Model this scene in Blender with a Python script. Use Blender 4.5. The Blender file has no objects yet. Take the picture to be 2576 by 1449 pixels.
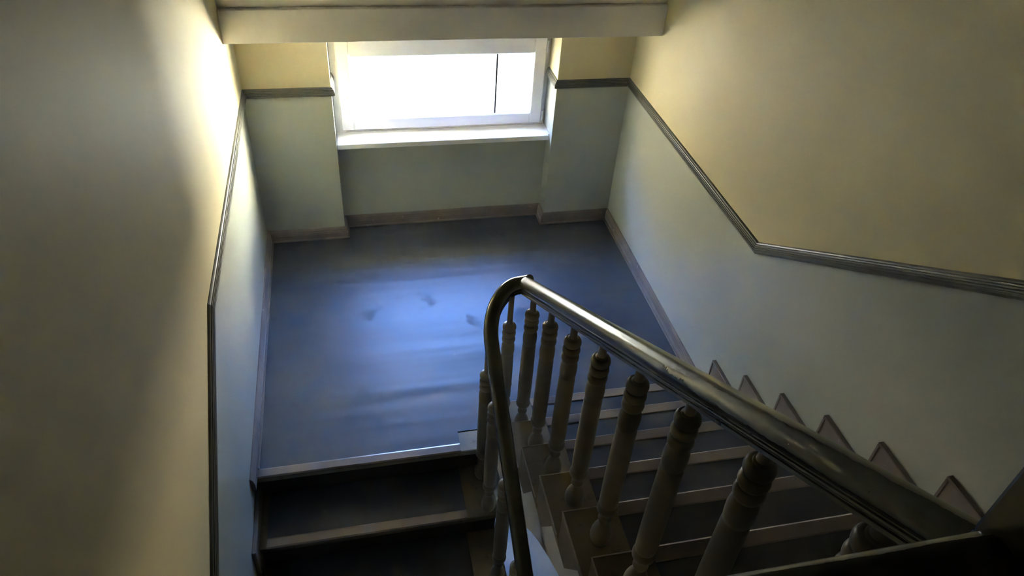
import bpy, bmesh, math
from mathutils import Vector, Matrix

scene = bpy.context.scene
COL = scene.collection

# ------------------------------------------------------------------ camera
CAM = Vector((0.6084, -4.3391, 3.0696))
PITCH, YAW, ROLL = -0.6874, 0.2589, 0.0790
F_PX = 1842.0
fwd = Vector((math.sin(YAW) * math.cos(PITCH), math.cos(YAW) * math.cos(PITCH), math.sin(PITCH)))
rgt = Vector((math.cos(YAW), -math.sin(YAW), 0))
up = rgt.cross(fwd)
cr, sr = math.cos(ROLL), math.sin(ROLL)
r2, u2 = cr * rgt + sr * up, -sr * rgt + cr * up
cam_data = bpy.data.cameras.new('camera')
cam_data.sensor_width = 36.0
cam_data.lens = F_PX / 2576.0 * 36.0
cam_data.clip_start = 0.02
cam_data.clip_end = 300
cam = bpy.data.objects.new('camera', cam_data)
COL.objects.link(cam)
M = Matrix((r2, u2, -fwd)).transposed().to_4x4()
M.translation = CAM
cam.matrix_world = M
scene.camera = cam

# ------------------------------------------------------------------ sky, sun, exposure
SKY_STRENGTH = 4.2 / 8
SUN_STRENGTH = 110.0 / 8
scene.view_settings.view_transform = 'Standard'
scene.view_settings.look = 'None'
scene.view_settings.exposure = 6.95
scene.view_settings.gamma = 1.0
scene.view_settings.use_curve_mapping = False

world = bpy.data.worlds.new('sky')
scene.world = world
world.use_nodes = True
wn = world.node_tree
wn.nodes.clear()
w_out = wn.nodes.new('ShaderNodeOutputWorld')
w_bg = wn.nodes.new('ShaderNodeBackground')
w_tc = wn.nodes.new('ShaderNodeTexCoord')
w_sep = wn.nodes.new('ShaderNodeSeparateXYZ')
w_ramp = wn.nodes.new('ShaderNodeValToRGB')
RAMP = [(0.0, (1.0, 0.88, 0.78)), (0.05, (0.80, 0.76, 0.74)), (0.14, (0.38, 0.46, 0.65)), (0.30, (0.21, 0.345, 0.74)), (0.62, (0.13, 0.28, 0.80)), (1.0, (0.095, 0.215, 0.61))]
els = w_ramp.color_ramp.elements
while len(els) < len(RAMP):
    els.new(0.5)
for el, (pos, c) in zip(els, RAMP):
    el.position = pos
    el.color = (*c, 1)
wn.links.new(w_tc.outputs['Generated'], w_sep.inputs[0])
wn.links.new(w_sep.outputs['Z'], w_ramp.inputs[0])
wn.links.new(w_ramp.outputs[0], w_bg.inputs['Color'])
w_bg.inputs['Strength'].default_value = SKY_STRENGTH
wn.links.new(w_bg.outputs[0], w_out.inputs[0])

sun_data = bpy.data.lights.new('sun', 'SUN')
sun_data.energy = SUN_STRENGTH
sun_data.angle = math.radians(0.6)
sun_data.color = (1.0, 0.95, 0.86)
sun = bpy.data.objects.new('sun', sun_data)
COL.objects.link(sun)
sun_dir = Vector((0.70, 0.16, -0.70)).normalized()
sun.rotation_euler = sun_dir.to_track_quat('-Z', 'Y').to_euler()
sun.location = (-8, -1, 12)

# ------------------------------------------------------------------ materials
def new_mat(name):
    m = bpy.data.materials.new(name)
    m.use_nodes = True
    return m, m.node_tree, m.node_tree.nodes['Principled BSDF']

def paint(name, col, rough, var=0.06, scale=3.0, bump=0.0, bscale=60.0, spec=0.5, coat=0.0, stretch=None, dirt=None):
    m, nt, b = new_mat(name)
    tc = nt.nodes.new('ShaderNodeTexCoord')
    mp = nt.nodes.new('ShaderNodeMapping')
    nt.links.new(tc.outputs['Object'], mp.inputs[0])
    if stretch:
        mp.inputs['Scale'].default_value = stretch
    nz = nt.nodes.new('ShaderNodeTexNoise')
    nz.inputs['Scale'].default_value = scale
    nz.inputs['Detail'].default_value = 5
    nt.links.new(mp.outputs[0], nz.inputs['Vector'])
    rp = nt.nodes.new('ShaderNodeValToRGB')
    rp.color_ramp.elements[0].position = 0.3
    rp.color_ramp.elements[1].position = 0.7
    rp.color_ramp.elements[0].color = (*[c * (1 - var) for c in col], 1)
    rp.color_ramp.elements[1].color = (*[min(1, c * (1 + var)) for c in col], 1)
    nt.links.new(nz.outputs['Fac'], rp.inputs[0])
    out = rp.outputs[0]
    if dirt:
        dcol, dscale, lo, hi = dirt
        n2 = nt.nodes.new('ShaderNodeTexNoise')
        n2.inputs['Scale'].default_value = dscale
        n2.inputs['Detail'].default_value = 8
        nt.links.new(tc.outputs['Object'], n2.inputs['Vector'])
        r3 = nt.nodes.new('ShaderNodeMapRange')
        r3.inputs['From Min'].default_value = lo
        r3.inputs['From Max'].default_value = hi
        nt.links.new(n2.outputs['Fac'], r3.inputs['Value'])
        mx = nt.nodes.new('ShaderNodeMix')
        mx.data_type = 'RGBA'
        nt.links.new(r3.outputs[0], mx.inputs['Factor'])
        nt.links.new(out, mx.inputs[6])
        mx.inputs[7].default_value = (*dcol, 1)
        out = mx.outputs[2]
    nt.links.new(out, b.inputs['Base Color'])
    b.inputs['Roughness'].default_value = rough
    b.inputs['Specular IOR Level'].default_value = spec
    if coat:
        b.inputs['Coat Weight'].default_value = coat
        b.inputs['Coat Roughness'].default_value = 0.12
    if bump:
        nb = nt.nodes.new('ShaderNodeTexNoise')
        nb.inputs['Scale'].default_value = bscale
        nb.inputs['Detail'].default_value = 3
        nt.links.new(mp.outputs[0], nb.inputs['Vector'])
        bp = nt.nodes.new('ShaderNodeBump')
        bp.inputs['Strength'].default_value = bump
        bp.inputs['Distance'].default_value = 0.004
        nt.links.new(nb.outputs['Fac'], bp.inputs['Height'])
        nt.links.new(bp.outputs[0], b.inputs['Normal'])
    return m

MAT = {}
MAT['cream'] = paint('cream_wall_paint', (0.68, 0.59, 0.335), 0.55, 0.03, 2, 0.10, 90)
MAT['grey'] = paint('grey_green_satin_paint', (0.51, 0.52, 0.42), 0.24, 0.03, 2, 0.05, 40)
MAT['white'] = paint('white_ceiling_paint', (0.93, 0.92, 0.91), 0.6, 0.02, 2, 0.05, 80)
MAT['beam'] = paint('off_white_beam_paint', (0.88, 0.85, 0.82), 0.6, 0.02, 2, 0.05, 80)
MAT['rail'] = paint('dark_green_trim_paint', (0.135, 0.135, 0.105), 0.32, 0.10, 8, 0.06, 60)
MAT['skirt'] = paint('brown_grey_skirting_paint', (0.21, 0.175, 0.145), 0.33, 0.12, 9, 0.10, 50, dirt=((0.42, 0.40, 0.38), 25, 0.68, 0.75))
MAT['tread'] = paint('tread_paint_dim_light', (0.205, 0.17, 0.11), 0.36, 0.10, 12, 0.12, 40, dirt=((0.12, 0.095, 0.06), 18, 0.60, 0.72))  # darker copy of the tread paint, dim light put into its colour
MAT['beige'] = paint('tread_paint_window_light', (0.36, 0.325, 0.25), 0.36, 0.10, 12, 0.12, 40, dirt=((0.15, 0.12, 0.08), 18, 0.60, 0.72))  # lighter copy of the tread paint, window light put into its colour
MAT['brown'] = paint('brown_step_paint', (0.19, 0.155, 0.10), 0.38, 0.12, 10, 0.08, 40)
MAT['riser'] = paint('dark_riser_paint', (0.055, 0.045, 0.04), 0.4, 0.12, 8, 0.05, 40)
MAT['edge'] = paint('worn_pale_edge', (0.46, 0.42, 0.34), 0.4, 0.2, 30)
MAT['strip'] = paint('nosing_strip_plastic', (0.29, 0.24, 0.215), 0.30, 0.05, 10, spec=0.9)
MAT['strip'].node_tree.nodes['Principled BSDF'].inputs['Metallic'].default_value = 0.4
MAT['skylit_floor'] = paint('skylight_tinted_floor', (0.19, 0.21, 0.24), 0.35, 0.05, 4)  # pale blue stands in for sky light on the lower landing floor
MAT['string'] = paint('white_string_paint', (0.86, 0.84, 0.83), 0.5, 0.02, 5, 0.05, 60)
MAT['handrail'] = paint('dark_gloss_handrail_paint', (0.062, 0.062, 0.038), 0.27, 0.2, 14, 0.18, 28, coat=0.4, dirt=((0.02, 0.02, 0.015), 60, 0.70, 0.74))
MAT['baluster'] = paint('taupe_baluster_paint', (0.21, 0.19, 0.145), 0.33, 0.10, 14, 0.06, 60)
MAT['pvc'] = paint('white_window_plastic', (0.82, 0.80, 0.78), 0.3, 0.01, 4)
MAT['rubber'] = paint('dark_grey_bar', (0.06, 0.06, 0.06), 0.5, 0.03, 20)
MAT['metal'] = paint('hinge_metal', (0.55, 0.55, 0.55), 0.35, 0.03, 20)
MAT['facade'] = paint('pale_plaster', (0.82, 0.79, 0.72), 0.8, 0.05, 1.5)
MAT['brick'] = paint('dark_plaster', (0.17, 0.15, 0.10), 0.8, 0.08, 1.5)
MAT['lawn'] = paint('mown_lawn', (0.0075, 0.0070, 0.0012), 0.9, 0.25, 0.6)

def lino_mat():
    m, nt, b = new_mat('dark_slate_linoleum')
    tc = nt.nodes.new('ShaderNodeTexCoord')
    nz = nt.nodes.new('ShaderNodeTexNoise')
    nz.inputs['Scale'].default_value = 6
    nz.inputs['Detail'].default_value = 6
    nt.links.new(tc.outputs['Object'], nz.inputs['Vector'])
    rp = nt.nodes.new('ShaderNodeValToRGB')
    rp.color_ramp.elements[0].color = (0.040, 0.046, 0.054, 1)
    rp.color_ramp.elements[1].color = (0.060, 0.066, 0.076, 1)
    nt.links.new(nz.outputs['Fac'], rp.inputs[0])
    nt.links.new(rp.outputs[0], b.inputs['Base Color'])
    # scuffed, dull patches
    n2 = nt.nodes.new('ShaderNodeTexNoise')
    n2.inputs['Scale'].default_value = 4.0
    n2.inputs['Detail'].default_value = 7
    nt.links.new(tc.outputs['Object'], n2.inputs['Vector'])
    mr = nt.nodes.new('ShaderNodeMapRange')
    mr.inputs['From Min'].default_value = 0.60
    mr.inputs['From Max'].default_value = 0.66
    mr.inputs['To Min'].default_value = 0.44
    mr.inputs['To Max'].default_value = 0.60
    nt.links.new(n2.outputs['Fac'], mr.inputs['Value'])
    nt.links.new(mr.outputs[0], b.inputs['Roughness'])
    b.inputs['Specular IOR Level'].default_value = 0.9
    # waves of the sheet, parallel to the window wall
    mp = nt.nodes.new('ShaderNodeMapping')
    mp.inputs['Scale'].default_value = (0.40, 5.4, 1.0)
    mp.inputs['Rotation'].default_value = (0, 0, 0.03)
    nt.links.new(tc.outputs['Object'], mp.inputs[0])
    nw = nt.nodes.new('ShaderNodeTexNoise')
    nw.inputs['Scale'].default_value = 1.0
    nw.inputs['Detail'].default_value = 1.6
    nt.links.new(mp.outputs[0], nw.inputs['Vector'])
    bp = nt.nodes.new('ShaderNodeBump')
    bp.inputs['Strength'].default_value = 1.0
    bp.inputs['Distance'].default_value = 0.012
    nt.links.new(nw.outputs['Fac'], bp.inputs['Height'])
    nt.links.new(bp.outputs[0], b.inputs['Normal'])
    return m
MAT['lino'] = lino_mat()

def glass_mat():
    m = bpy.data.materials.new('window_glass')
    m.use_nodes = True
    nt = m.node_tree
    nt.nodes.clear()
    o = nt.nodes.new('ShaderNodeOutputMaterial')
    tr = nt.nodes.new('ShaderNodeBsdfTransparent')
    tr.inputs[0].default_value = (0.95, 0.97, 0.96, 1)
    gl = nt.nodes.new('ShaderNodeBsdfGlossy')
    gl.inputs['Roughness'].default_value = 0.02
    lw = nt.nodes.new('ShaderNodeLayerWeight')
    pw = nt.nodes.new('ShaderNodeMath')
    pw.operation = 'POWER'
    pw.inputs[1].default_value = 5.0
    nt.links.new(lw.outputs['Facing'], pw.inputs[0])
    fr = nt.nodes.new('ShaderNodeMath')
    fr.operation = 'MULTIPLY_ADD'
    fr.inputs[1].default_value = 0.9
    fr.inputs[2].default_value = 0.04
    nt.links.new(pw.outputs[0], fr.inputs[0])
    mx = nt.nodes.new('ShaderNodeMixShader')
    nt.links.new(fr.outputs[0], mx.inputs[0])
    nt.links.new(tr.outputs[0], mx.inputs[1])
    nt.links.new(gl.outputs[0], mx.inputs[2])
    nt.links.new(mx.outputs[0], o.inputs[0])
    return m
MAT['glass'] = glass_mat()

# ------------------------------------------------------------------ helpers
def tag(o, label=None, cat=None, group=None, kind=None):
    if label: o['label'] = label
    if cat: o['category'] = cat
    if group: o['group'] = group
    if kind: o['kind'] = kind
    return o

def obj(name, bm, mats, parent=None, smooth=False, loc=None):
    bmesh.ops.recalc_face_normals(bm, faces=bm.faces[:])
    me = bpy.data.meshes.new(name)
    bm.to_mesh(me)
    bm.free()
    if not isinstance(mats, (list, tuple)):
        mats = [mats]
    for m in mats:
        me.materials.append(MAT[m])
    if smooth:
        for p in me.polygons:
            p.use_smooth = True
        me.set_sharp_from_angle(angle=math.radians(38))
    o = bpy.data.objects.new(name, me)
    COL.objects.link(o)
    if loc:
        o.location = loc
    if parent:
        o.parent = parent
    return o

def empty(name, loc=(0, 0, 0)):
    o = bpy.data.objects.new(name, None)
    o.empty_display_size = 0.1
    COL.objects.link(o)
    o.location = loc
    return o

def child(name, bm, mats, parent, smooth=False):
    """a mesh in world coordinates, parented to an empty or object that may sit elsewhere"""
    off = Vector((0, 0, 0))
    p = parent
    while p:
        off += p.location
        p = p.parent
    bmesh.ops.translate(bm, verts=bm.verts[:], vec=-off)
    return obj(name, bm, mats, parent, smooth)

def box(bm, x0, x1, y0, y1, z0, z1, mi=0, bevel=0.0, seg=1):
    r = bmesh.ops.create_cube(bm, size=1.0)
    vs = r['verts']
    for v in vs:
        v.co = Vector((x0 if v.co.x < 0 else x1, y0 if v.co.y < 0 else y1, z0 if v.co.z < 0 else z1))
    fs = {f for v in vs for f in v.link_faces}
    for f in fs:
        f.material_index = mi
    if bevel > 0:
        es = list({ed for f in fs for ed in f.edges})
        bmesh.ops.bevel(bm, geom=es, offset=bevel, segments=seg, affect='EDGES', profile=0.5)
    return bm

def bx(*a, **k):
    return box(bmesh.new(), *a, **k)

def prism_x(bm, pts, x0, x1, mi=0):
    """polygon of (y, z) points extruded from x0 to x1"""
    a = [bm.verts.new((x0, y, z)) for y, z in pts]
    b = [bm.verts.new((x1, y, z)) for y, z in pts]
    fs = [bm.faces.new(a), bm.faces.new(b[::-1])]
    n = len(pts)
    for i in range(n):
        fs.append(bm.faces.new((a[i], b[i], b[(i + 1) % n], a[(i + 1) % n])))
    for f in fs:
        f.material_index = mi
    return bm

def prism_z(bm, pts, z0, z1, mi=0):
    a = [bm.verts.new((x, y, z0)) for x, y in pts]
    b = [bm.verts.new((x, y, z1)) for x, y in pts]
    fs = [bm.faces.new(a), bm.faces.new(b[::-1])]
    n = len(pts)
    for i in range(n):
        fs.append(bm.faces.new((a[i], b[i], b[(i + 1) % n], a[(i + 1) % n])))
    for f in fs:
        f.material_index = mi
    return bm

def skin(bm, rings, cap=True, closed=False, mi=0):
    vr = [[bm.verts.new(p) for p in r] for r in rings]
    n = len(vr[0])
    seq = list(range(len(vr) - 1))
    for i in seq:
        for j in range(n):
            f = bm.faces.new((vr[i][j], vr[i][(j + 1) % n], vr[i + 1][(j + 1) % n], vr[i + 1][j]))
            f.material_index = mi
    if cap:
        bm.faces.new(vr[0][::-1])
        bm.faces.new(vr[-1])
    return bm

def sweep_wall(bm, prof, path, x, nx):
    """trim on a wall x = const: path of (y, z), profile of (out, upward) points, mitred at bends"""
    rings = []
    n = len(path)
    for i, (y, z) in enumerate(path):
        ds = []
        if i > 0: ds.append((Vector(path[i]) - Vector(path[i - 1])).normalized())
        if i < n - 1: ds.append((Vector(path[i + 1]) - Vector(path[i])).normalized())
        ns = [Vector((-d.y, d.x)) for d in ds]
        ns = [q if q.y > 0 else -q for q in ns]
        m = sum(ns, Vector((0, 0))).normalized()
        k = 1.0 / max(0.3, m.dot(ns[0]))
        rings.append([Vector((x + nx * a, y + m.x * b * k, z + m.y * b * k)) for a, b in prof])
    return skin(bm, rings)

def sweep_plan(bm, prof, path, side):
    """trim along a horizontal path of (x, y, z); profile of (out, upward); side=+1: out is to the left of travel"""
    rings = []
    n = len(path)
    P = [Vector((a, b)) for a, b, c in path]
    for i in range(n):
        ds = []
        if i > 0: ds.append((P[i] - P[i - 1]).normalized())
        if i < n - 1: ds.append((P[i + 1] - P[i]).normalized())
        ns = [Vector((-d.y, d.x)) * side for d in ds]
        m = sum(ns, Vector((0, 0))).normalized()
        k = 1.0 / max(0.3, m.dot(ns[0]))
        rings.append([Vector((P[i].x + m.x * a * k, P[i].y + m.y * a * k, path[i][2] + b)) for a, b in prof])
    return skin(bm, rings)

def lathe(bm, prof, seg=20, cx=0, cy=0, z0=0):
    rings = []
    for r, z in prof:
        rings.append([Vector((cx + r * math.cos(2 * math.pi * i / seg), cy + r * math.sin(2 * math.pi * i / seg), z0 + z)) for i in range(seg)])
    return skin(bm, rings)

# ------------------------------------------------------------------ measured layout (metres)
W = 2.45                      # stair hall width
XA, XB = 0.517, 1.953         # window niche
YN = 0.13                     # niche back below the sill
YW = 0.215                    # inner face of the window frame
YO = 0.42                     # outer face of the wall
ZSILL = 0.687
ZHEAD = 1.36
ZR0, ZR1 = 1.058, 1.114       # dado rail
RISE = 0.170
RUN = 0.2785                  # ascending flight
Y1 = -1.838                   # nosing of its first step
RUNL = 0.287                  # descending flight
YL = -1.990                   # nosing of the landing above it
XS = 1.221                    # outer edge of ascending flight
XE = 1.170                    # outer edge of descending flight
STOREY = 18 * RISE
YKR, YKL = -1.868, -1.965     # bends of the dado rails
SLR, SLL = 0.610, 0.570
YTOP = Y1 - 8 * RUN           # edge of upper floor
ZTOP = 9 * RISE
YB = -8.6                     # wall behind the camera
ZLOW = -STOREY - 0.3
ZMAX = 5.2

# ------------------------------------------------------------------ walls
zr = (ZR0 + ZR1) / 2
zru = zr + SLR * (YKR - (YTOP - 0.05))
low_r = [(YO, ZLOW), (YO, zr), (YKR, zr), (YTOP - 0.05, zru), (YB, zru), (YB, ZLOW)]
up_r = [(YO, zr), (YO, ZMAX), (YB, ZMAX), (YB, zru), (YTOP - 0.05, zru), (YKR, zr)]
bm = bmesh.new()
prism_x(bm, low_r, W, W + 0.25, 0)
prism_x(bm, up_r, W, W + 0.25, 1)
tag(obj('wall_right', bm, ['grey', 'cream']), 'right stair wall, cream above and grey-green below its dark dado rail', 'wall', kind='structure')

yl_end = -4.6
zrl = zr - SLL * (YKL - yl_end)
low_l = [(YO, ZLOW), (YO, zr), (YKL, zr), (yl_end, zrl), (YB, zrl), (YB, ZLOW)]
up_l = [(YO, zr), (YO, ZMAX), (YB, ZMAX), (YB, zrl), (yl_end, zrl), (YKL, zr)]
bm = bmesh.new()
prism_x(bm, low_l, -0.25, 0, 0)
prism_x(bm, up_l, -0.25, 0, 1)
tag(obj('wall_left', bm, ['grey', 'cream']), 'left stair wall, cream above and grey-green below, brightest beside the window', 'wall', kind='structure')

bm = bmesh.new()
for x0, x1 in ((0, XA), (XB, W)):
    for s in (0, -STOREY):
        box(bm, x0, x1, 0, YO, (ZLOW if s else -0.0) , zr + s, 0)
        box(bm, x0, x1, 0, YO, zr + s, (0.0 if s else 1.9), 1)
for s in (0, -STOREY):
    box(bm, XA, XB, YN, YO, s - (0.3 if s else 0.0), s + ZSILL - 0.035, 0)
    box(bm, XA, XB, YW - 0.01, YO, s + ZSILL - 0.035, s + ZSILL - 0.005, 0)
    box(bm, XA, XB, YN, YO, s + ZHEAD, (1.9 if s == 0 else 0.0), 1)
tag(obj('wall_back', bm, ['grey', 'cream']), 'window wall with a recessed niche between two piers', 'wall', kind='structure')

bm = bx(0, W, YB - 0.2, YB, ZLOW, ZMAX)
tag(obj('wall_rear', bm, 'cream'), 'plain cream wall closing the upper floor behind the viewer', 'wall', kind='structure')

# ------------------------------------------------------------------ ceiling and beam
YBEAM, ZB0, ZB1 = -0.378, 1.535, 1.712
bm = bx(0, W, YBEAM, 0.0, ZB0, ZB1, bevel=0.004)
tag(obj('ceiling_beam', bm, 'beam'), 'white plastered beam crossing above the small window', 'beam', kind='structure')
sl = 2.2
yc0, zc0 = YBEAM + 0.035, ZB1
yc1 = -1.6
zc1 = zc0 + sl * (yc0 - yc1)
bm = bmesh.new()
prism_x(bm, [(0.3, zc0), (yc0, zc0), (yc1, zc1), (YB, zc1), (YB, zc1 + 0.2), (yc1 - 0.1, zc1 + 0.2), (yc0, zc0 + 0.2), (0.3, zc0 + 0.2)], 0, W)
tag(obj('ceiling', bm, 'white'), 'white sloping ceiling rising from the beam', 'ceiling', kind='structure')

# ------------------------------------------------------------------ landing floor
def landing(name, z, label, cover='lino'):
    root = empty(name, (W / 2, -0.9, z))
    tag(root, label, 'floor', kind='structure')
    bm = bmesh.new()
    pts = [(0, YO), (W, YO), (W, Y1 - 0.03), (XS, Y1 - 0.03), (XS, YL + 0.035), (XE, YL + 0.035), (0, YL + 0.035)]
    pts = [(0, YN), (W, YN), (W, Y1 - 0.03), (XS, Y1 - 0.03), (XE, Y1 - 0.03), (XE, YL + 0.03), (0, YL + 0.03)]
    prism_z(bm, pts, z - 0.22, z - 0.04)
    child('slab', bm, 'string', root)
    bm = bmesh.new()
    box(bm, 0, XE + 0.012, YL, Y1 - 0.02, z - 0.04, z - 0.003, bevel=0.006, seg=2)
    child('front_board', bm, 'beige', root)
    bm = bmesh.new()
    box(bm, 0, W, Y1 - 0.02, YN, z - 0.04, z - 0.003)
    child('deck', bm, 'beige', root)
    XC = 1.030
    bm = bmesh.new()
    prism_z(bm, [(0, YN), (W, YN), (W, Y1 - 0.02), (XS, Y1 - 0.02), (XC, Y1 - 0.02), (XC, YL + 0.045), (0, YL + 0.045)], z - 0.003, z)
    child('linoleum' if cover == 'lino' else 'tinted_cover', bm, cover, root)
    bm = bmesh.new()
    prism_x(bm, [(YL + 0.052, z - 0.003), (YL + 0.052, z + 0.0018), (YL + 0.044, z + 0.0040), (YL + 0.004, z + 0.004), (YL - 0.003, z - 0.001), (YL - 0.003, z - 0.012), (YL, z - 0.012), (YL, z - 0.003)], 0.003, XC - 0.002)
    child('nosing_strip', bm, 'strip', root)
    bm = bx(0, XE - 0.002, YL + 0.028, YL + 0.046, z - RISE, z - 0.04)
    child('riser', bm, 'riser', root)
    return root
landing('floor', 0.0, 'half landing floor in dark slate linoleum below the window')
landing('lower_floor', -STOREY, 'landing one storey down, sky light put into its pale blue colour, glimpsed beside the white string', 'skylit_floor')

bm = bmesh.new()
prism_z(bm, [(0, YTOP + 0.06), (XS + 0.02, YTOP + 0.06), (XS + 0.02, YTOP), (W, YTOP), (W, YB), (0, YB)], ZTOP - 0.2, ZTOP)
tag(obj('upper_floor', bm, 'lino'), 'upper floor behind the guard rail at the top of the stairs', 'floor', kind='structure')

bm = bx(0, W, YB, YL - 8 * RUNL + 0.05, -RISE * 9 - 0.2, -RISE * 9)
tag(obj('bottom_floor', bm, 'lino'), 'floor at the foot of the descending flight, below the viewer', 'floor', kind='structure')
bm = bx(0, W, YB, YO, ZLOW - 0.1, ZLOW)  # slab added to stop light leaking in from beneath
tag(obj('well_base_slab', bm, 'brown'), 'added slab closing the stairwell base against light from below', 'floor', kind='structure')

# ------------------------------------------------------------------ skirting boards
SK = [(0, 0), (0.020, 0), (0.021, 0.045), (0.018, 0.050), (0.019, 0.056), (0.015, 0.063), (0.016, 0.069), (0.010, 0.080), (0.006, 0.085), (0, 0.086)]
root = empty('baseboard_back', (W / 2, 0, 0))
tag(root, 'moulded brown skirting round the window piers and niche', 'skirting', kind='structure')
bm = bmesh.new()
sweep_plan(bm, SK, [(0, 0, 0), (XA, 0, 0), (XA, YN, 0), (XB, YN, 0), (XB, 0, 0), (W, 0, 0)], -1)
child('board', bm, 'skirt', root)
bm = bmesh.new()
QR = [(0.018, 0), (0.030, 0), (0.029, 0.006), (0.025, 0.011), (0.018, 0.012)]
sweep_plan(bm, QR, [(0, 0, 0), (XA, 0, 0), (XA, YN, 0), (XB, YN, 0), (XB, 0, 0), (W, 0, 0)], -1)
child('quarter_round', bm, 'skirt', root)

root = empty('baseboard_left', (0, -1, 0))
tag(root, 'brown skirting along the left wall, stepping down beside the lower steps', 'skirting', kind='structure')
bm = bmesh.new()
sweep_wall(bm, SK, [(0, 0), (YL - 0.07, 0)], 0, 1)
child('board', bm, 'skirt', root)
bm = bmesh.new()
sweep_wall(bm, QR, [(0, 0), (YL + 0.05, 0)], 0, 1)
child('quarter_round', bm, 'skirt', root)
for j in range(1, 9):
    y0, y1 = YL - RUNL * j - 0.07, YL - RUNL * (j - 1) - 0.0
    bm = bx(0, 0.020, y0, y1 + 0.02, -RISE * j - 0.16, -RISE * j + 0.085, bevel=0.003)
    child('step_skirting', bm, 'skirt', root)

root = empty('baseboard_right', (W, -1, 0))
tag(root, 'brown skirting along the right wall climbing in sawtooth steps', 'skirting', kind='structure')
bm = bmesh.new()
sweep_wall(bm, SK, [(0, 0), (Y1, 0)], W, -1)
child('board', bm, 'skirt', root)
bm = bmesh.new()
sweep_wall(bm, QR, [(0, 0), (Y1, 0)], W, -1)
child('quarter_round', bm, 'skirt', root)
for k in range(1, 9):
    y0, y1 = Y1 - RUN * k, Y1 - RUN * (k - 1)
    z = RISE * k
    bm = bmesh.new()
    box(bm, W - 0.020, W, y0 - 0.004, y1, z - RISE - 0.02, z + 0.126, bevel=0.002)
    s = child('step_skirting', bm, 'skirt', root)
    bm = bmesh.new()
    box(bm, W - 0.024, W, y0, y1 + 0.003, z + 0.126, z + 0.137, bevel=0.003)
    box(bm, W - 0.024, W, y1 - 0.012, y1 + 0.003, z - RISE + 0.13, z + 0.126, bevel=0.003)
    child('bead', bm, 'skirt', s)

# ------------------------------------------------------------------ dado rails
H = ZR1 - ZR0
DR = [(0, 0), (0.012, 0), (0.018, 0.004), (0.0215, 0.010), (0.022, 0.018), (0.0195, 0.020), (0.0215, 0.0225), (0.021, 0.0275), (0.0175, 0.029), (0.0195, 0.0315), (0.0185, 0.036),
      (0.0150, 0.037), (0.0165, 0.0395), (0.0150, 0.044), (0.0110, 0.045), (0.0115, 0.0475), (0.0090, 0.052), (0.004, 0.0555), (0, 0.056)]
DRc = [(a, b - H / 2) for a, b in DR]
bm = bmesh.new()
sweep_wall(bm, DRc, [(0, zr), (YKL, zr), (yl_end, zrl), (YB, zrl)], 0, 1)
tag(obj('trim_1', bm, 'rail'), 'dark reeded dado rail on the left wall, bending downhill', 'dado rail', kind='structure')
bm = bmesh.new()
sweep_wall(bm, DRc, [(0, zr), (YKR, zr), (YTOP - 0.05, zru), (YB, zru)], W, -1)
tag(obj('trim_2', bm, 'rail'), 'dark reeded dado rail on the right wall, bending uphill', 'dado rail', kind='structure')
bm = bmesh.new()
sweep_plan(bm, DRc, [(0, 0, zr), (XA, 0, zr), (XA, YW, zr)], -1)
tag(obj('trim_3', bm, 'rail'), 'short dark dado rail on the pier left of the window', 'dado rail', kind='structure')
bm = bmesh.new()
sweep_plan(bm, DRc, [(XB, YW, zr), (XB, 0, zr), (W, 0, zr)], -1)
tag(obj('trim_4', bm, 'rail'), 'short dark dado rail on the pier right of the window', 'dado rail', kind='structure')

# ------------------------------------------------------------------ windows
def frame_ring(bm, x0, x1, z0, z1, t, y0, y1, bev=0.004):
    tl, tr_, tb, tt = t
    box(bm, x0, x0 + tl, y0, y1, z0, z1, bevel=bev)
    box(bm, x1 - tr_, x1, y0, y1, z0, z1, bevel=bev)
    box(bm, x0 + tl, x1 - tr_, y0, y1, z0, z0 + tb, bevel=bev)
    box(bm, x0 + tl, x1 - tr_, y0, y1, z1 - tt, z1, bevel=bev)
    return bm

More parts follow.
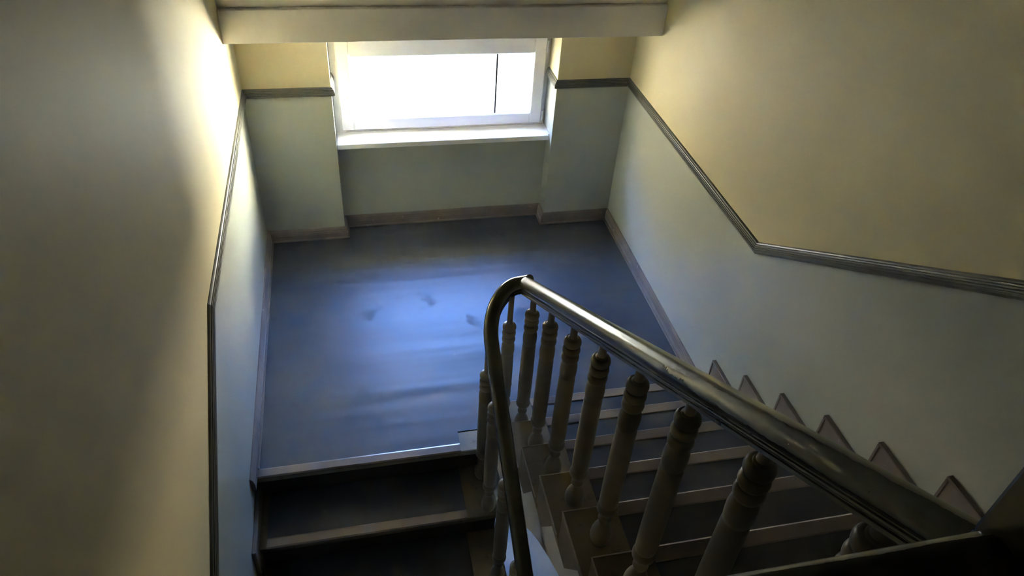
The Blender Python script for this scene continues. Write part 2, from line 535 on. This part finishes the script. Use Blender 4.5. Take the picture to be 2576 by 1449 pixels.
def window(name, zo, label, full):
    root = empty(name, ((XA + XB) / 2, YW, zo + ZSILL))
    tag(root, label, 'window', kind='structure')
    z0, z1 = zo + ZSILL, zo + ZHEAD
    bm = frame_ring(bmesh.new(), XA, XB, z0, z1, (0.070, 0.070, 0.060, 0.060), YW + 0.015, YW + 0.085)
    child('frame', bm, 'pvc', root)
    sx0, sx1, sz0, sz1 = XA + 0.042, XB - 0.032, z0 + 0.022, z1 - 0.028
    gx0, gx1, gz0, gz1 = 0.640, 1.840, zo + 0.788, zo + 1.212
    bm = frame_ring(bmesh.new(), sx0, sx1, sz0, sz1, (gx0 - sx0, sx1 - gx1, gz0 - sz0, sz1 - gz1), YW - 0.012, YW + 0.055, 0.006)
    sash = child('sash', bm, 'pvc', root)
    bm = bx(gx0 - 0.01, gx1 + 0.01, YW + 0.018, YW + 0.024, gz0 - 0.01, gz1 + 0.01)
    child('pane', bm, 'glass', sash)
    bm = bmesh.new()
    box(bm, 1.590, 1.600, YW + 0.006, YW + 0.036, gz0, gz1)
    child('glazing_bar', bm, 'rubber', sash)
    bm = frame_ring(bmesh.new(), gx0 - 0.004, gx1 + 0.004, gz0 - 0.004, gz1 + 0.004, (0.006,) * 4, YW + 0.004, YW + 0.018, 0.001)
    child('gasket', bm, 'metal', sash)
    if full:
        bm = bmesh.new()
        box(bm, 0.598, 0.624, YW - 0.024, YW - 0.010, zo + 0.885, zo + 0.952, bevel=0.004)
        box(bm, 0.603, 0.619, YW - 0.050, YW - 0.022, zo + 0.905, zo + 0.925, bevel=0.004)
        box(bm, 0.601, 0.621, YW - 0.056, YW - 0.042, zo + 0.815, zo + 0.930, bevel=0.006, seg=2)
        child('handle', bm, 'pvc', sash)
        for hz in (0.725, 1.218):
            bm = bmesh.new()
            lathe(bm, [(0.0, 0), (0.008, 0.001), (0.009, 0.004), (0.009, 0.036), (0.0075, 0.037), (0.0075, 0.039), (0.009, 0.040), (0.009, 0.076), (0.008, 0.079), (0.0, 0.080)], 12, 1.928, YW - 0.014, zo + hz)
            child('hinge', bm, 'metal', sash, True)
    # inner sill board
    bm = bx(XA + 0.002, XB - 0.002, 0.054, YW + 0.016, zo + ZSILL - 0.037, zo + ZSILL, bevel=0.005, seg=2)
    child('window_sill', bm, 'pvc', root)
    if full:
        bm = bx(XB - 0.012, XB, 0.056, YW + 0.010, zo + ZSILL, zo + ZSILL + 0.010, bevel=0.003)
        child('sill_end_cap', bm, 'pvc', root)
    bm = bx(XA - 0.02, XB + 0.02, YW + 0.085, YO + 0.05, zo + ZSILL - 0.03, zo + ZSILL - 0.01, bevel=0.003)
    child('outer_sill', bm, 'metal', root)
    return root
window('window_1', 0.0, 'low white tilt window in the niche, blazing with daylight', True)
window('window_2', -STOREY, 'matching window one storey down, out of direct sight', False)

# ------------------------------------------------------------------ ascending flight (right)
flightR = empty('stair_flight', (XS, Y1, 0))
tag(flightR, 'flight climbing towards the viewer along the right wall, with pale nosing strips', 'stairs')
XCR = 1.412
for k in range(1, 9):
    yk, z = Y1 - RUN * (k - 1), RISE * k
    bm = bx(XS - 0.0, W - 0.001, yk - RUN - 0.02, yk, z - 0.036, z - 0.003, bevel=0.005, seg=2)
    st = child('step', bm, 'tread', flightR)
    bm = bmesh.new()
    box(bm, XS - 0.0015, XS + 0.0035, yk - 0.262, yk + 0.001, z - 0.0055, z - 0.0015, bevel=0.001)
    box(bm, XS + 0.0035, XCR, yk - 0.003, yk + 0.001, z - 0.0055, z - 0.0015, bevel=0.001)
    child('edge_trim', bm, 'edge', st)
    bm = bx(XCR, W - 0.02, yk - RUN - 0.01, yk - 0.045, z - 0.003, z)
    child('linoleum', bm, 'lino', st)
    bm = bmesh.new()
    prism_x(bm, [(yk - 0.053, z - 0.003), (yk - 0.053, z + 0.0015), (yk - 0.049, z + 0.004), (yk - 0.004, z + 0.004), (yk + 0.003, z - 0.001), (yk + 0.003, z - 0.014), (yk, z - 0.014), (yk, z - 0.003)], XCR, W - 0.022)
    child('nosing_strip', bm, 'strip', st)
    bm = bx(XS + 0.012, W - 0.001, yk - 0.045, yk - 0.027, z - RISE - 0.004, z - 0.036)
    child('riser', bm, 'brown', st)
    bm = bmesh.new()
    zp = z - RISE
    prism_x(bm, [(yk - 0.004, z - 0.034), (yk - 0.004, zp - 0.002), (yk + 0.070, zp - 0.034), (yk + 0.070, zp - 0.036), (yk - 0.100, zp - 0.036), (yk - 0.208, z - 0.034)], XS + 0.002, XS + 0.016)
    child('end_bracket', bm, 'brown', st)
yk9 = YTOP
# white string and soffit
def bot(y):   # underside of the string
    return RISE + SLR * (Y1 - y) - 0.382
curve = [(-2.99, bot(-2.99)), (-2.88, 0.418), (-2.74, 0.312), (-2.64, 0.222), (-2.57, 0.148), (-2.49, 0.050), (-2.42, -0.030), (-2.33, -0.105), (-2.20, -0.165), (-2.05, -0.205), (Y1 - 0.01, -0.22)]
top = [(Y1 - 0.01, 0.10)]
for k in range(1, 9):
    yk, z = Y1 - RUN * (k - 1), RISE * k
    top += [(yk - 0.04, z - RISE - 0.038 if k > 1 else 0.10), (yk - 0.04, z - 0.038)]
top += [(YTOP, 8 * RISE - 0.038), (YTOP, ZTOP - 0.22)]
pts = top + [(YTOP, bot(YTOP))] + [(y, z) for y, z in curve]
pts = [p for i, p in enumerate(pts) if i == 0 or (Vector(p) - Vector(pts[i - 1])).length > 1e-4]
bm = bmesh.new()
prism_x(bm, pts, XS + 0.012, XS + 0.055)
bm.normal_update(); bmesh.ops.triangulate(bm, faces=[f for f in bm.faces if len(f.verts) > 4])
child('string', bm, 'string', flightR)
sof = [(YTOP, bot(YTOP))] + curve
bm = bmesh.new()
prism_x(bm, sof + [(y, z + 0.04) for y, z in sof[::-1]], XS + 0.055, W - 0.001)
bm.normal_update(); bmesh.ops.triangulate(bm, faces=[f for f in bm.faces if len(f.verts) > 4])
child('soffit', bm, 'string', flightR)

# ------------------------------------------------------------------ descending flight (left)
flightL = empty('stair_flight', (0.5, YL, 0))
tag(flightL, 'dark flight going down from the landing along the left wall', 'stairs')
XCL0, XCL1 = 0.052, 1.020
for j in range(1, 9):
    yk, z = YL - RUNL * j, -RISE * j
    bm = bx(0.001, XE + 0.012, yk, yk + RUNL + 0.045, z - 0.036, z - 0.003, bevel=0.005, seg=2)
    st = child('step', bm, 'tread', flightL)
    bm = bx(XCL0, XCL1, yk + 0.045, yk + RUNL + 0.03, z - 0.003, z)
    child('linoleum', bm, 'lino', st)
    bm = bmesh.new()
    prism_x(bm, [(yk + 0.052, z - 0.003), (yk + 0.052, z + 0.0018), (yk + 0.044, z + 0.0040), (yk + 0.004, z + 0.004), (yk - 0.003, z - 0.001), (yk - 0.003, z - 0.014), (yk, z - 0.014), (yk, z - 0.003)], XCL0, XCL1)
    child('nosing_strip', bm, 'strip', st)
    bm = bx(0.001, XE - 0.002, yk + 0.028, yk + 0.046, z - RISE, z - 0.036)
    child('riser', bm, 'riser', st)
lpts = [(YL + 0.03, -0.05)]
for j in range(1, 9):
    yk, z = YL - RUNL * j, -RISE * j
    lpts += [(yk + RUNL + 0.03, z - 0.037), (yk + 0.03, z - 0.037)]
lpts += [(YL - RUNL * 8 + 0.03, -RISE * 9), (YL - RUNL * 8 + 0.25, -RISE * 9 - 0.12), (YL + 0.03, -0.30)]
lpts = [p for i, p in enumerate(lpts) if i == 0 or (Vector(p) - Vector(lpts[i - 1])).length > 1e-4]
bm = bmesh.new()
prism_x(bm, lpts, XE - 0.045, XE)
bm.normal_update(); bmesh.ops.triangulate(bm, faces=[f for f in bm.faces if len(f.verts) > 4])
child('string', bm, 'brown', flightL)
bm = bmesh.new()
ye = YL - RUNL * 8
prism_x(bm, [(YL + 0.03, -0.26), (ye + 0.2, -RISE * 9 + 0.0), (ye + 0.2, -RISE * 9 - 0.04), (YL + 0.03, -0.30)], 0.001, XE - 0.045)
child('soffit', bm, 'string', flightL)

# ------------------------------------------------------------------ stair railing
HRx, HLx = 1.320, 1.140
def zR(y): return RISE + SLR * (Y1 - y) + 0.84
HL = 0.90
SLF = RISE / RUNL
def zL(y): return HL - SLF * (YL - y)
HP = [(0.0, 0.0), (0.010, -0.0012), (0.019, -0.005), (0.027, -0.012), (0.032, -0.021), (0.0335, -0.030), (0.032, -0.039), (0.028, -0.045), (0.0235, -0.048),
      (0.0235, -0.051), (0.027, -0.0525), (0.028, -0.0555), (0.027, -0.0585), (0.0235, -0.060), (0.0235, -0.063), (0.0275, -0.0645), (0.028, -0.072), (0.0, -0.072)]
HPROF = HP + [(-a, b) for a, b in HP[::-1] if a > 1e-6]

def sweep3(bm, path, tang=None, first=None, last=None):
    rings = []
    n = len(path)
    for i, p in enumerate(path):
        p = Vector(p)
        if i == 0: t = Vector(path[1]) - p
        elif i == n - 1: t = p - Vector(path[i - 1])
        else: t = (Vector(path[i + 1]) - p).normalized() + (p - Vector(path[i - 1])).normalized()
        if tang and i in tang: t = Vector(tang[i])
        t.normalize()
        s = t.cross(Vector((0, 0, 1))).normalized()
        u = s.cross(t).normalized()
        rings.append([p + s * a + u * b for a, b in HPROF])
    for idx, (pt, nr) in ((0, first or (None, None)), (-1, last or (None, None))):
        if pt is None: continue
        # slide the end ring along the rail on to the mitre plane
        pt, nr = Vector(pt), Vector(nr)
        d = (Vector(path[1]) - Vector(path[0])) if idx == 0 else (Vector(path[-1]) - Vector(path[-2]))
        d.normalize()
        rings[idx] = [q + d * ((pt - q).dot(nr) / d.dot(nr)) for q in rings[idx]]
    return skin(bm, rings)

railing = empty('stair_railing', (HRx, Y1, 0))
tag(railing, 'dark glossy handrail on turned taupe balusters, wrapping round between the two flights', 'railing')
# mitre where the wreath meets the climbing rail
PM = Vector((HRx, -1.868, zR(-1.868)))
yA = -2.06
left = [(HLx, y, zL(y)) for y in (YL - RUNL * 8 + 0.1, -3.6, -3.0, -2.6, -2.3, -2.15, yA)]
turn = []
cx, ry = HRx - 0.045, PM.y - yA
rx = cx - HLx
zA = zL(yA)
zE = PM.z - 0.006
N = 14
for i in range(1, N + 1):
    a = math.pi / 2 * i / N
    s = i / N
    x = cx - rx * math.cos(a)
    y = yA + ry * math.sin(a)
    z = zA + (zE - zA) * (1 - (1 - s) ** 1.35)
    turn.append((x, y, z))
turn.append((PM.x, PM.y, PM.z))
t1 = Vector((1, 0, 0.13)).normalized()
t2 = Vector((0, -1, SLR)).normalized()
mit = (t1 + t2).normalized()       # direction in the mitre plane is t2 - t1; its normal
mitn = (t1 - t2)
mitn = (t1 + t2).normalized()
bm = bmesh.new()
sweep3(bm, left + turn, last=(PM, mitn))
child('handrail', bm, 'handrail', railing, True)
bm = bmesh.new()
yN = -4.03
sweep3(bm, [tuple(PM), (HRx, -2.4, zR(-2.4)), (HRx, -3.0, zR(-3.0)), (HRx, -3.6, zR(-3.6)), (HRx, yN, zR(yN))], first=(PM, mitn))
child('handrail', bm, 'handrail', railing, True)

def bal_profile(h):
    """turned baluster of total height h (base to handrail)"""
    P = [(0.0, 0.0), (0.022, 0.0), (0.028, 0.010), (0.033, 0.030), (0.0345, 0.048), (0.033, 0.066), (0.028, 0.086), (0.021, 0.104), (0.0165, 0.118), (0.016, 0.126),
         (0.0185, 0.130), (0.0215, 0.136), (0.0215, 0.142), (0.0185, 0.148), (0.0165, 0.154), (0.017, 0.162), (0.0205, 0.172),
         (0.026, 0.178), (0.0315, 0.188), (0.0325, 0.200), (0.031, 0.211), (0.0275, 0.218), (0.0285, 0.222), (0.0295, 0.235), (0.0305, 0.300), (0.0305, 0.42), (0.0298, 0.52), (0.0292, 0.575),
         (0.0290, 0.590), (0.0268, 0.594), (0.0268, 0.599), (0.0288, 0.604), (0.0302, 0.620), (0.0305, 0.640), (0.029, 0.660), (0.0205, 0.6765)]
    for c in (0.695, 0.7325, 0.770):
        for t in (-0.92, -0.7, -0.4, 0.0, 0.4, 0.7, 0.92, 1.0):
            P.append((0.0185 + 0.0125 * math.sqrt(max(0.0, 1 - t * t)), c + 0.0187 * t))
    P = [(r * 1.06, z) for r, z in P]
    P += [(0.018, 0.791), (0.0145, 0.794), (0.0135, 0.800), (0.0130, h), (0.0, h)]
    return P
def baluster(x, y, z, ztop, parent, seg=24, cut=0.0):
    bm = bmesh.new()
    P = [(r, q if q < 0.3 else q - cut) for r, q in bal_profile(ztop - z + cut)]   # cut: shaft shortened by this much
    lathe(bm, P, seg, x, y, z)
    o = child('baluster', bm, 'baluster', parent, True)
    return o
for k in range(1, 9):
    y = -2.022 - 0.2655 * (k - 1)
    baluster(1.324 - 0.002 * (k - 1), y, RISE * k - 0.003, zR(y) - 0.055, railing)
baluster(1.260, -1.888, RISE - 0.003, 0.945, railing, cut=0.185)
def balL(y, z): baluster(1.131, y, z - 0.003, zL(y) - 0.055, railing)
balL(-2.035, -RISE)
for j in range(1, 7):
    balL(-2.235 - RUNL * (j - 1), -RISE * j)

# ------------------------------------------------------------------ guard rail of the upper floor
guard = empty('guard_railing', (0.8, -4.03, ZTOP))
tag(guard, 'near-black guard rail crossing the bottom right corner beside a newel post', 'railing')
YG, ZG = -4.025, 2.365
bm = bmesh.new()
sweep3(bm, [(0.005, YG, ZG), (0.7, YG, ZG), (HRx - 0.02, YG, ZG)])
child('handrail', bm, 'handrail', guard, True)
bm = bmesh.new()
box(bm, HRx - 0.036, HRx + 0.060, YG - 0.055, YG + 0.041, ZTOP, 2.60, bevel=0.006, seg=2)
box(bm, HRx - 0.048, HRx + 0.072, YG - 0.067, YG + 0.053, 2.60, 2.625, bevel=0.006, seg=2)
lathe(bm, [(0.0, 0), (0.03, 0), (0.026, 0.012), (0.042, 0.035), (0.045, 0.055), (0.036, 0.08), (0.015, 0.094), (0.0, 0.096)], 20, HRx + 0.012, YG - 0.007, 2.623)
child('newel_post', bm, 'handrail', guard)
for i in range(8):
    baluster(0.12 + 0.15 * i, YG, ZTOP, ZG - 0.055, guard, 16)

# ------------------------------------------------------------------ outside
ZGND = -9.0
bm = bx(-60, 60, -60, 90, ZGND - 0.3, ZGND)
tag(obj('lawn', bm, 'lawn'), 'sunlit lawn far below the window', 'lawn', kind='structure')

def house(name, x0, x1, y0, y1, ztop, label, face, mat='facade'):  # blocks added outside to shape the daylight entering the window
    root = empty(name, ((x0 + x1) / 2, (y0 + y1) / 2, ZGND))
    tag(root, label, 'building')
    child('wall', bx(x0, x1, y0, y1, ZGND, ztop), mat, root)
    bm = bmesh.new()
    prism_z(bm, [(x0 - 0.3, y0 - 0.3), (x1 + 0.3, y0 - 0.3), (x1 + 0.3, y1 + 0.3), (x0 - 0.3, y1 + 0.3)], ztop, ztop + 0.25)
    child('roof', bm, 'brown', root)
    for r in range(3):
        for c in range(4):
            z = ZGND + 1.2 + r * 3.0
            if z + 1.4 > ztop: continue
            bm = bmesh.new()
            if face == 'x':
                y = y0 + (y1 - y0) * (c + 0.5) / 4
                box(bm, x0 - 0.03, x0 + 0.02, y - 0.45, y + 0.45, z, z + 1.4)
            else:
                x = x0 + (x1 - x0) * (c + 0.5) / 4
                box(bm, x - 0.45, x + 0.45, y0 - 0.03, y0 + 0.02, z, z + 1.4)
            child('window', bm, 'pvc', root)
house('added_house', 5.5, 11, 1.0, 4.6, 2.6, 'white wing added outside to the right to bounce sun onto the left wall', 'x')  # added reflector wing, throws sunlight through the window
house('added_house', -14, -2.6, 4.0, 12, 3.3, 'dark house added outside to the left to block low sky', 'y', 'brick')  # added screen, keeps low sky light off the right wall
